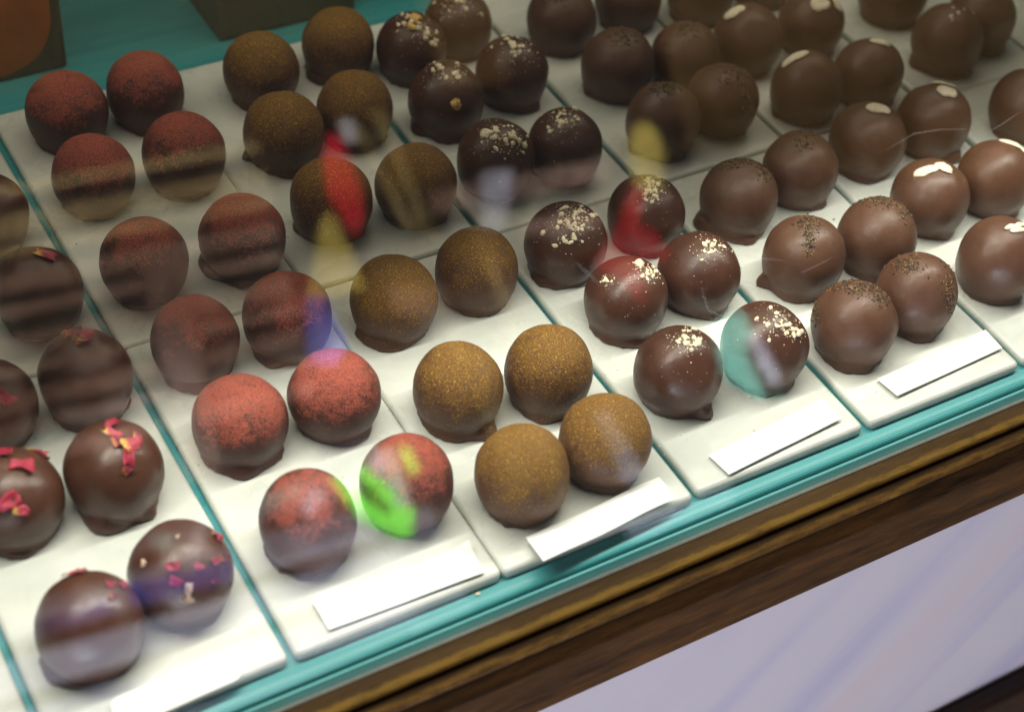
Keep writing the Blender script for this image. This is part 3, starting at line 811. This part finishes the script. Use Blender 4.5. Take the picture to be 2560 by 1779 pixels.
MAT['dim_mint'] = simple('dim_mint_sheet', (0.17, 0.25, 0.21), 0.6, 0.4, 120)
MAT['cyan_sheet'] = simple('cyan_sheet', (0.22, 0.66, 0.55), 0.6, 0.25, 60)
MAT['blue_sheet'] = simple('blue_sheet', (0.14, 0.18, 0.75), 0.6, 0.2, 60)
MAT['pale_sheet'] = simple('pale_sheet', (0.62, 0.66, 0.82), 0.6, 0.2, 60)
def plate(name, pts, y, th, mat, parent=None):
    # flat-cut piece standing at depth y, outline in (x, z)
    bm = bmesh.new()
    f = bm.faces.new([bm.verts.new(Vector((x, y, z)) * W) for x, z in pts])
    ex = bmesh.ops.extrude_face_region(bm, geom=[f])
    for v in [q for q in ex['geom'] if isinstance(q, bmesh.types.BMVert)]: v.co.y -= th * W
    bmesh.ops.recalc_face_normals(bm, faces=bm.faces[:])
    return link(name, mesh_of(bm, name), mat, parent)
scr = tag(empty('slatted_screen', Vector((3, -18, -6)) * W), 'beige slatted screen mirrored as streaks over the red-dusted truffles', 'screen')
for k in range(10):
    z = -0.30 - 0.43 * k; tl = 0.60
    h = (0.16, 0.30, 0.14, 0.24, 0.16, 0.28, 0.15, 0.22, 0.16, 0.2)[k]
    o = plate('slat', [(-1.0, z), (6.2, z - tl), (6.2, z - tl - h), (-1.0, z - h)], -18.0, 0.15, 'slat_a' if k < 3 else 'slat_b')
    o.parent = scr; o.matrix_parent_inverse = Matrix.Translation(-scr.location)
o = plate('post', [(4.0, -2.1), (4.7, -2.2), (4.4, -5.6), (3.8, -5.6)], -17.8, 0.15, 'slat_b'); o.parent = scr; o.matrix_parent_inverse = Matrix.Translation(-scr.location)
for (xa, za, xb, zb, h) in [(8.9, -2.45, 12.2, -2.75, 0.34), (10.4, -3.35, 11.9, -3.6, 0.22), (7.9, -3.75, 8.9, -4.0, 0.5)]:
    o = plate('slat', [(xa, za), (xb, zb), (xb, zb - h), (xa, za - h)], -18.2, 0.15, 'slat_b'); o.parent = scr; o.matrix_parent_inverse = Matrix.Translation(-scr.location)
brd = tag(empty('display_board', Vector((15, -19, -6)) * W), 'olive brown board mirrored as a haze over the truffles at the upper right', 'board')  # boards and posts added to lay a haze into the pane
def under(o, par): o.parent = par; o.matrix_parent_inverse = Matrix.Translation(-par.location); return o
under(plate('board', [(13.9, 3.0), (26, 3.0), (26, -7.2), (17.5, -4.4), (14.3, -3.2)], -19.0, 0.2, 'board_olive'), brd)
under(plate('dim_board', [(0.5, 4.5), (9.0, 4.5), (9.0, 0.2), (0.5, 0.6)], -19.3, 0.2, 'board_dim'), brd)  # darker board added for a fainter haze at upper left
under(plate('board', [(9.2, 3.0), (11.9, 3.0), (11.0, -1.2), (9.9, -1.0)], -19.0, 0.2, 'board_olive'), brd)
for (xa, za, xb, zb, wd) in [(8.25, -1.0, 8.75, -3.3, 0.22), (7.9, -1.2, 8.45, -3.0, 0.16), (9.6, -3.4, 9.95, -5.3, 0.22), (8.6, -4.2, 8.95, -5.8, 0.2), (8.9, -5.4, 9.4, -8.0, 0.5), (9.9, -7.0, 10.2, -9.0, 0.4)]:
    under(plate('post', [(xa, za), (xa + wd, za), (xb + wd, zb), (xb, zb)], -18.4, 0.15, 'post'), brd)
bl = tag(empty('window_blind', Vector((3, -18, -12)) * W), 'dark blind slats mirrored across the dark truffles at the lower left', 'blind')
for k in range(5):
    z = -5.6 - 0.85 * k
    under(plate('slat', [(-2, z + 0.3), (7.0, z - 0.5), (7.0, z - 0.5 - 0.22), (-2, z + 0.08)], -18.2, 0.1, 'dark_slat'), bl)
p1 = tag(empty('pennant', Vector((7.2, -17, -4)) * W), 'red pennant with yellow tail mirrored over the gold-dusted truffles', 'pennant', 'red pennants')  # flat red and yellow cutouts added for the pane's reflection
under(plate('flag', [(7.50, -1.1), (7.56, -1.5), (7.66, -1.9), (7.62, -2.4), (7.42, -2.75), (7.3, -2.5), (7.12, -2.0), (7.15, -1.5), (7.32, -1.1)], -18.0, 0.08, 'red_cloth'), p1)
under(plate('tail', [(7.0, -2.35), (7.2, -2.3), (7.35, -3.0), (7.45, -3.6), (6.45, -3.6), (6.75, -2.9)], -18.15, 0.08, 'yellow_cloth'), p1)
under(plate('ribbon', [(7.5, -0.9), (7.75, -0.95), (7.72, -1.25), (7.52, -1.25)], -17.9, 0.08, 'pale_sheet'), p1)
p2 = tag(empty('pennant', Vector((12.6, -17, -5)) * W), 'red pennant with pale yellow top mirrored over the nut-sprinkled truffles', 'pennant', 'red pennants')  # second set of red and yellow cutouts, added likewise
under(plate('tail', [(12.85, -2.30), (13.0, -2.28), (13.16, -2.45), (13.24, -2.8), (13.2, -3.2), (13.05, -3.45), (12.85, -3.5), (12.65, -3.38), (12.55, -3.05), (12.58, -2.7), (12.7, -2.42)], -18.1, 0.08, 'yellow_cloth'), p2)
under(plate('flag', [(12.45, -3.3), (12.7, -3.35), (12.5, -3.9), (12.45, -4.9), (12.3, -5.3), (11.9, -4.7), (11.5, -4.4), (12.1, -3.9)], -18.0, 0.08, 'red_cloth'), p2)
under(plate('flag', [(12.4, -3.9), (12.75, -4.1), (13.05, -4.6), (12.8, -4.75), (12.45, -4.5)], -18.05, 0.08, 'red_cloth'), p2)
g = tag(empty('green_parcel', Vector((7, -17, -9)) * W), 'bright green parcel mirrored on a front red-dusted truffle', 'parcel')  # flat cutouts added to make the green reflection
for nm, pts, yy, mt in [('green_strip', [(6.14, -6.4), (6.35, -6.48), (6.7, -7.0), (7.02, -7.42), (6.85, -7.62), (6.45, -7.2)], -18.0, 'green_sheet'),
                        ('green_strip', [(6.57, -6.44), (6.74, -6.43), (7.18, -7.05), (6.98, -7.22)], -18.0, 'green_sheet'),
                        ('green_side', [(7.09, -7.16), (7.45, -7.45), (7.22, -7.85), (6.9, -7.66)], -18.0, 'green_sheet'),
                        ('green_side', [(7.40, -6.30), (7.55, -6.36), (7.64, -6.75), (7.48, -6.82)], -18.0, 'green_sheet'),
                        ('pale_side', [(6.62, -6.42), (6.9, -6.2), (7.4, -6.42), (7.5, -7.0), (7.45, -7.4), (7.0, -7.5)], -18.25, 'dim_mint'),
                        ('bow', [(6.90, -6.28), (7.0, -6.25), (7.08, -6.33), (7.05, -6.46), (6.94, -6.48), (6.87, -6.38)], -17.9, 'pale_sheet')]:
    under(plate(nm, pts, yy, 0.12, mt), g)
c_ = tag(empty('cyan_parcel', Vector((14.3, -17, -9)) * W), 'pale turquoise parcel mirrored on a front nut-sprinkled truffle', 'parcel')  # cutouts added to make the turquoise reflection
under(plate('cyan_side', [(13.65, -6.2), (14.35, -6.1), (14.6, -6.9), (14.95, -7.95), (14.3, -7.7), (13.75, -7.1)], -18.0, 0.2, 'cyan_sheet'), c_)
under(plate('pale_side', [(14.25, -6.5), (14.5, -6.55), (14.85, -7.5), (14.6, -7.55)], -17.85, 0.1, 'pale_sheet'), c_)
b_ = tag(empty('blue_cloth', Vector((6.6, -17, -9)) * W), 'blue cloth mirrored on a red-dusted truffle in the third row', 'cloth')  # single blue cutout added as a reflected patch
under(plate('cloth', [(6.4, -3.45), (6.75, -3.5), (6.9, -4.4), (6.6, -4.6), (6.2, -4.45)], -18.0, 0.1, 'blue_sheet'), b_)
w_ = tag(empty('pale_cloth', Vector((10, -17, -9)) * W), 'pale cloth mirrored as a whitish patch on a nut-sprinkled truffle', 'cloth')  # pale cutouts added as whitish reflected patches
under(plate('cloth', [(9.75, -2.35), (10.3, -2.4), (10.2, -2.75), (9.95, -3.3), (9.6, -3.2), (9.7, -2.8)], -18.0, 0.1, 'pale_sheet'), w_)
under(plate('strip', [(11.2, -9.15), (13.6, -9.3), (13.5, -9.6), (11.3, -9.55)], -18.0, 0.1, 'pale_sheet'), w_)
under(plate('strip', [(11.05, -7.0), (11.35, -7.0), (11.75, -8.3), (11.35, -8.4)], -18.0, 0.1, 'pale_sheet'), w_)
r_ = tag(empty('ribbon_garland', Vector((4, -17, -9)) * W), 'blue and pale ribbons mirrored on the front rose petal truffles', 'ribbons')  # coloured strips added so the pane shows bluish and pale streaks
for nm, pts, mt in [('ribbon', [(2.6, -6.92), (4.25, -7.2), (4.2, -7.45), (2.6, -7.25)], 'blue_sheet'), ('ribbon', [(0.9, -6.95), (2.35, -7.05), (2.3, -7.25), (0.9, -7.2)], 'blue_sheet'),
                    ('bow', [(3.15, -6.4), (3.3, -6.3), (3.5, -6.42), (3.42, -6.58), (3.2, -6.55)], 'mint_sheet'),
                    ('ribbon', [(3.93, -6.30), (4.05, -6.5), (3.7, -7.1), (3.5, -7.0)], 'pale_sheet'), ('ribbon', [(5.79, -6.43), (5.95, -6.58), (5.68, -6.92), (5.57, -6.75)], 'pale_sheet'),
                    ('ribbon', [(4.95, -6.36), (5.65, -6.33), (5.58, -6.5), (4.92, -6.5)], 'mint_sheet')]:
    under(plate(nm, pts, -18.0, 0.1, mt), r_)
spot_lamp('shop_spot', (3.6, -13.0, 4.5), (3.6, -18, -7.1), 105, 19, (0.95, 0.95, 1))  # spots added to light the mirrored shapes
spot_lamp('shop_spot', (12.4, -13.0, 2.0), (12.3, -18, -9.3), 190, 12, (0.85, 0.93, 1))
spot_lamp('shop_spot', (7.0, -13.0, 4.5), (7.0, -18, -7.0), 950, 14, (1, 1, 1))
spot_lamp('shop_spot', (14.2, -13.0, 4.5), (14.3, -18, -7.0), 1500, 13, (1, 1, 1))
spot_lamp('shop_spot', (7.2, -13.0, 5.0), (7.1, -18, -2.7), 27, 20, (1, 0.95, 0.9))
spot_lamp('shop_spot', (12.5, -13.0, 5.0), (12.2, -18, -4.0), 80, 22, (1, 0.95, 0.9))
spot_lamp('shop_spot', (10.0, -13.0, 5.0), (10.0, -18, -2.8), 60, 9, (1, 0.95, 1.0))

# ------------------------------------------------------------------ fine scratches on the pane
MAT['scratch'] = simple('scratch', (0.75, 0.74, 0.70), 0.5, 0.05)
pane = bpy.data.objects['glass_pane']
def on_pane(vx, vy):
    d = ray(vx, vy); g0 = Vector((0, gy0, gz0))
    t = (g0 - CAM).dot(nrm) / d.dot(nrm)
    return CAM + d * t + nrm * 0.001
for pts in [[(1290, 588), (1318, 612), (1345, 640)], [(1572, 642), (1588, 695), (1612, 706), (1640, 718)], [(1795, 612), (1835, 594), (1872, 574)],
            [(1985, 338), (2050, 300), (2110, 290), (2178, 290)], [(1640, 566), (1700, 578), (1765, 585)], [(2210, 300), (2245, 280), (2290, 250)], [(1895, 645), (1925, 640)], [(1010, 500), (1040, 508), (1075, 512)]]:
    P = [on_pane(*q) for q in pts]
    dense = []
    for a, b2 in zip(P, P[1:]):
        for k in range(4): dense.append(a.lerp(b2, k / 4))
    dense.append(P[-1])
    bm = bmesh.new(); prev = None
    for k, p in enumerate(dense):
        tdir = (dense[min(k + 1, len(dense) - 1)] - dense[max(k - 1, 0)]).normalized()
        e1 = tdir.cross(nrm).normalized(); r0 = 0.0007 * math.sin(math.pi * (k + 0.6) / (len(dense) + 0.2))
        ring = [bm.verts.new((p + (e1 * math.cos(a_) + nrm * math.sin(a_)) * r0) * W) for a_ in (0, 2.09, 4.19)]
        if prev:
            for q in range(3): bm.faces.new((prev[q], prev[(q + 1) % 3], ring[(q + 1) % 3], ring[q]))
        prev = ring
    link('scratch', mesh_of(bm, 'scratch'), 'scratch', pane)
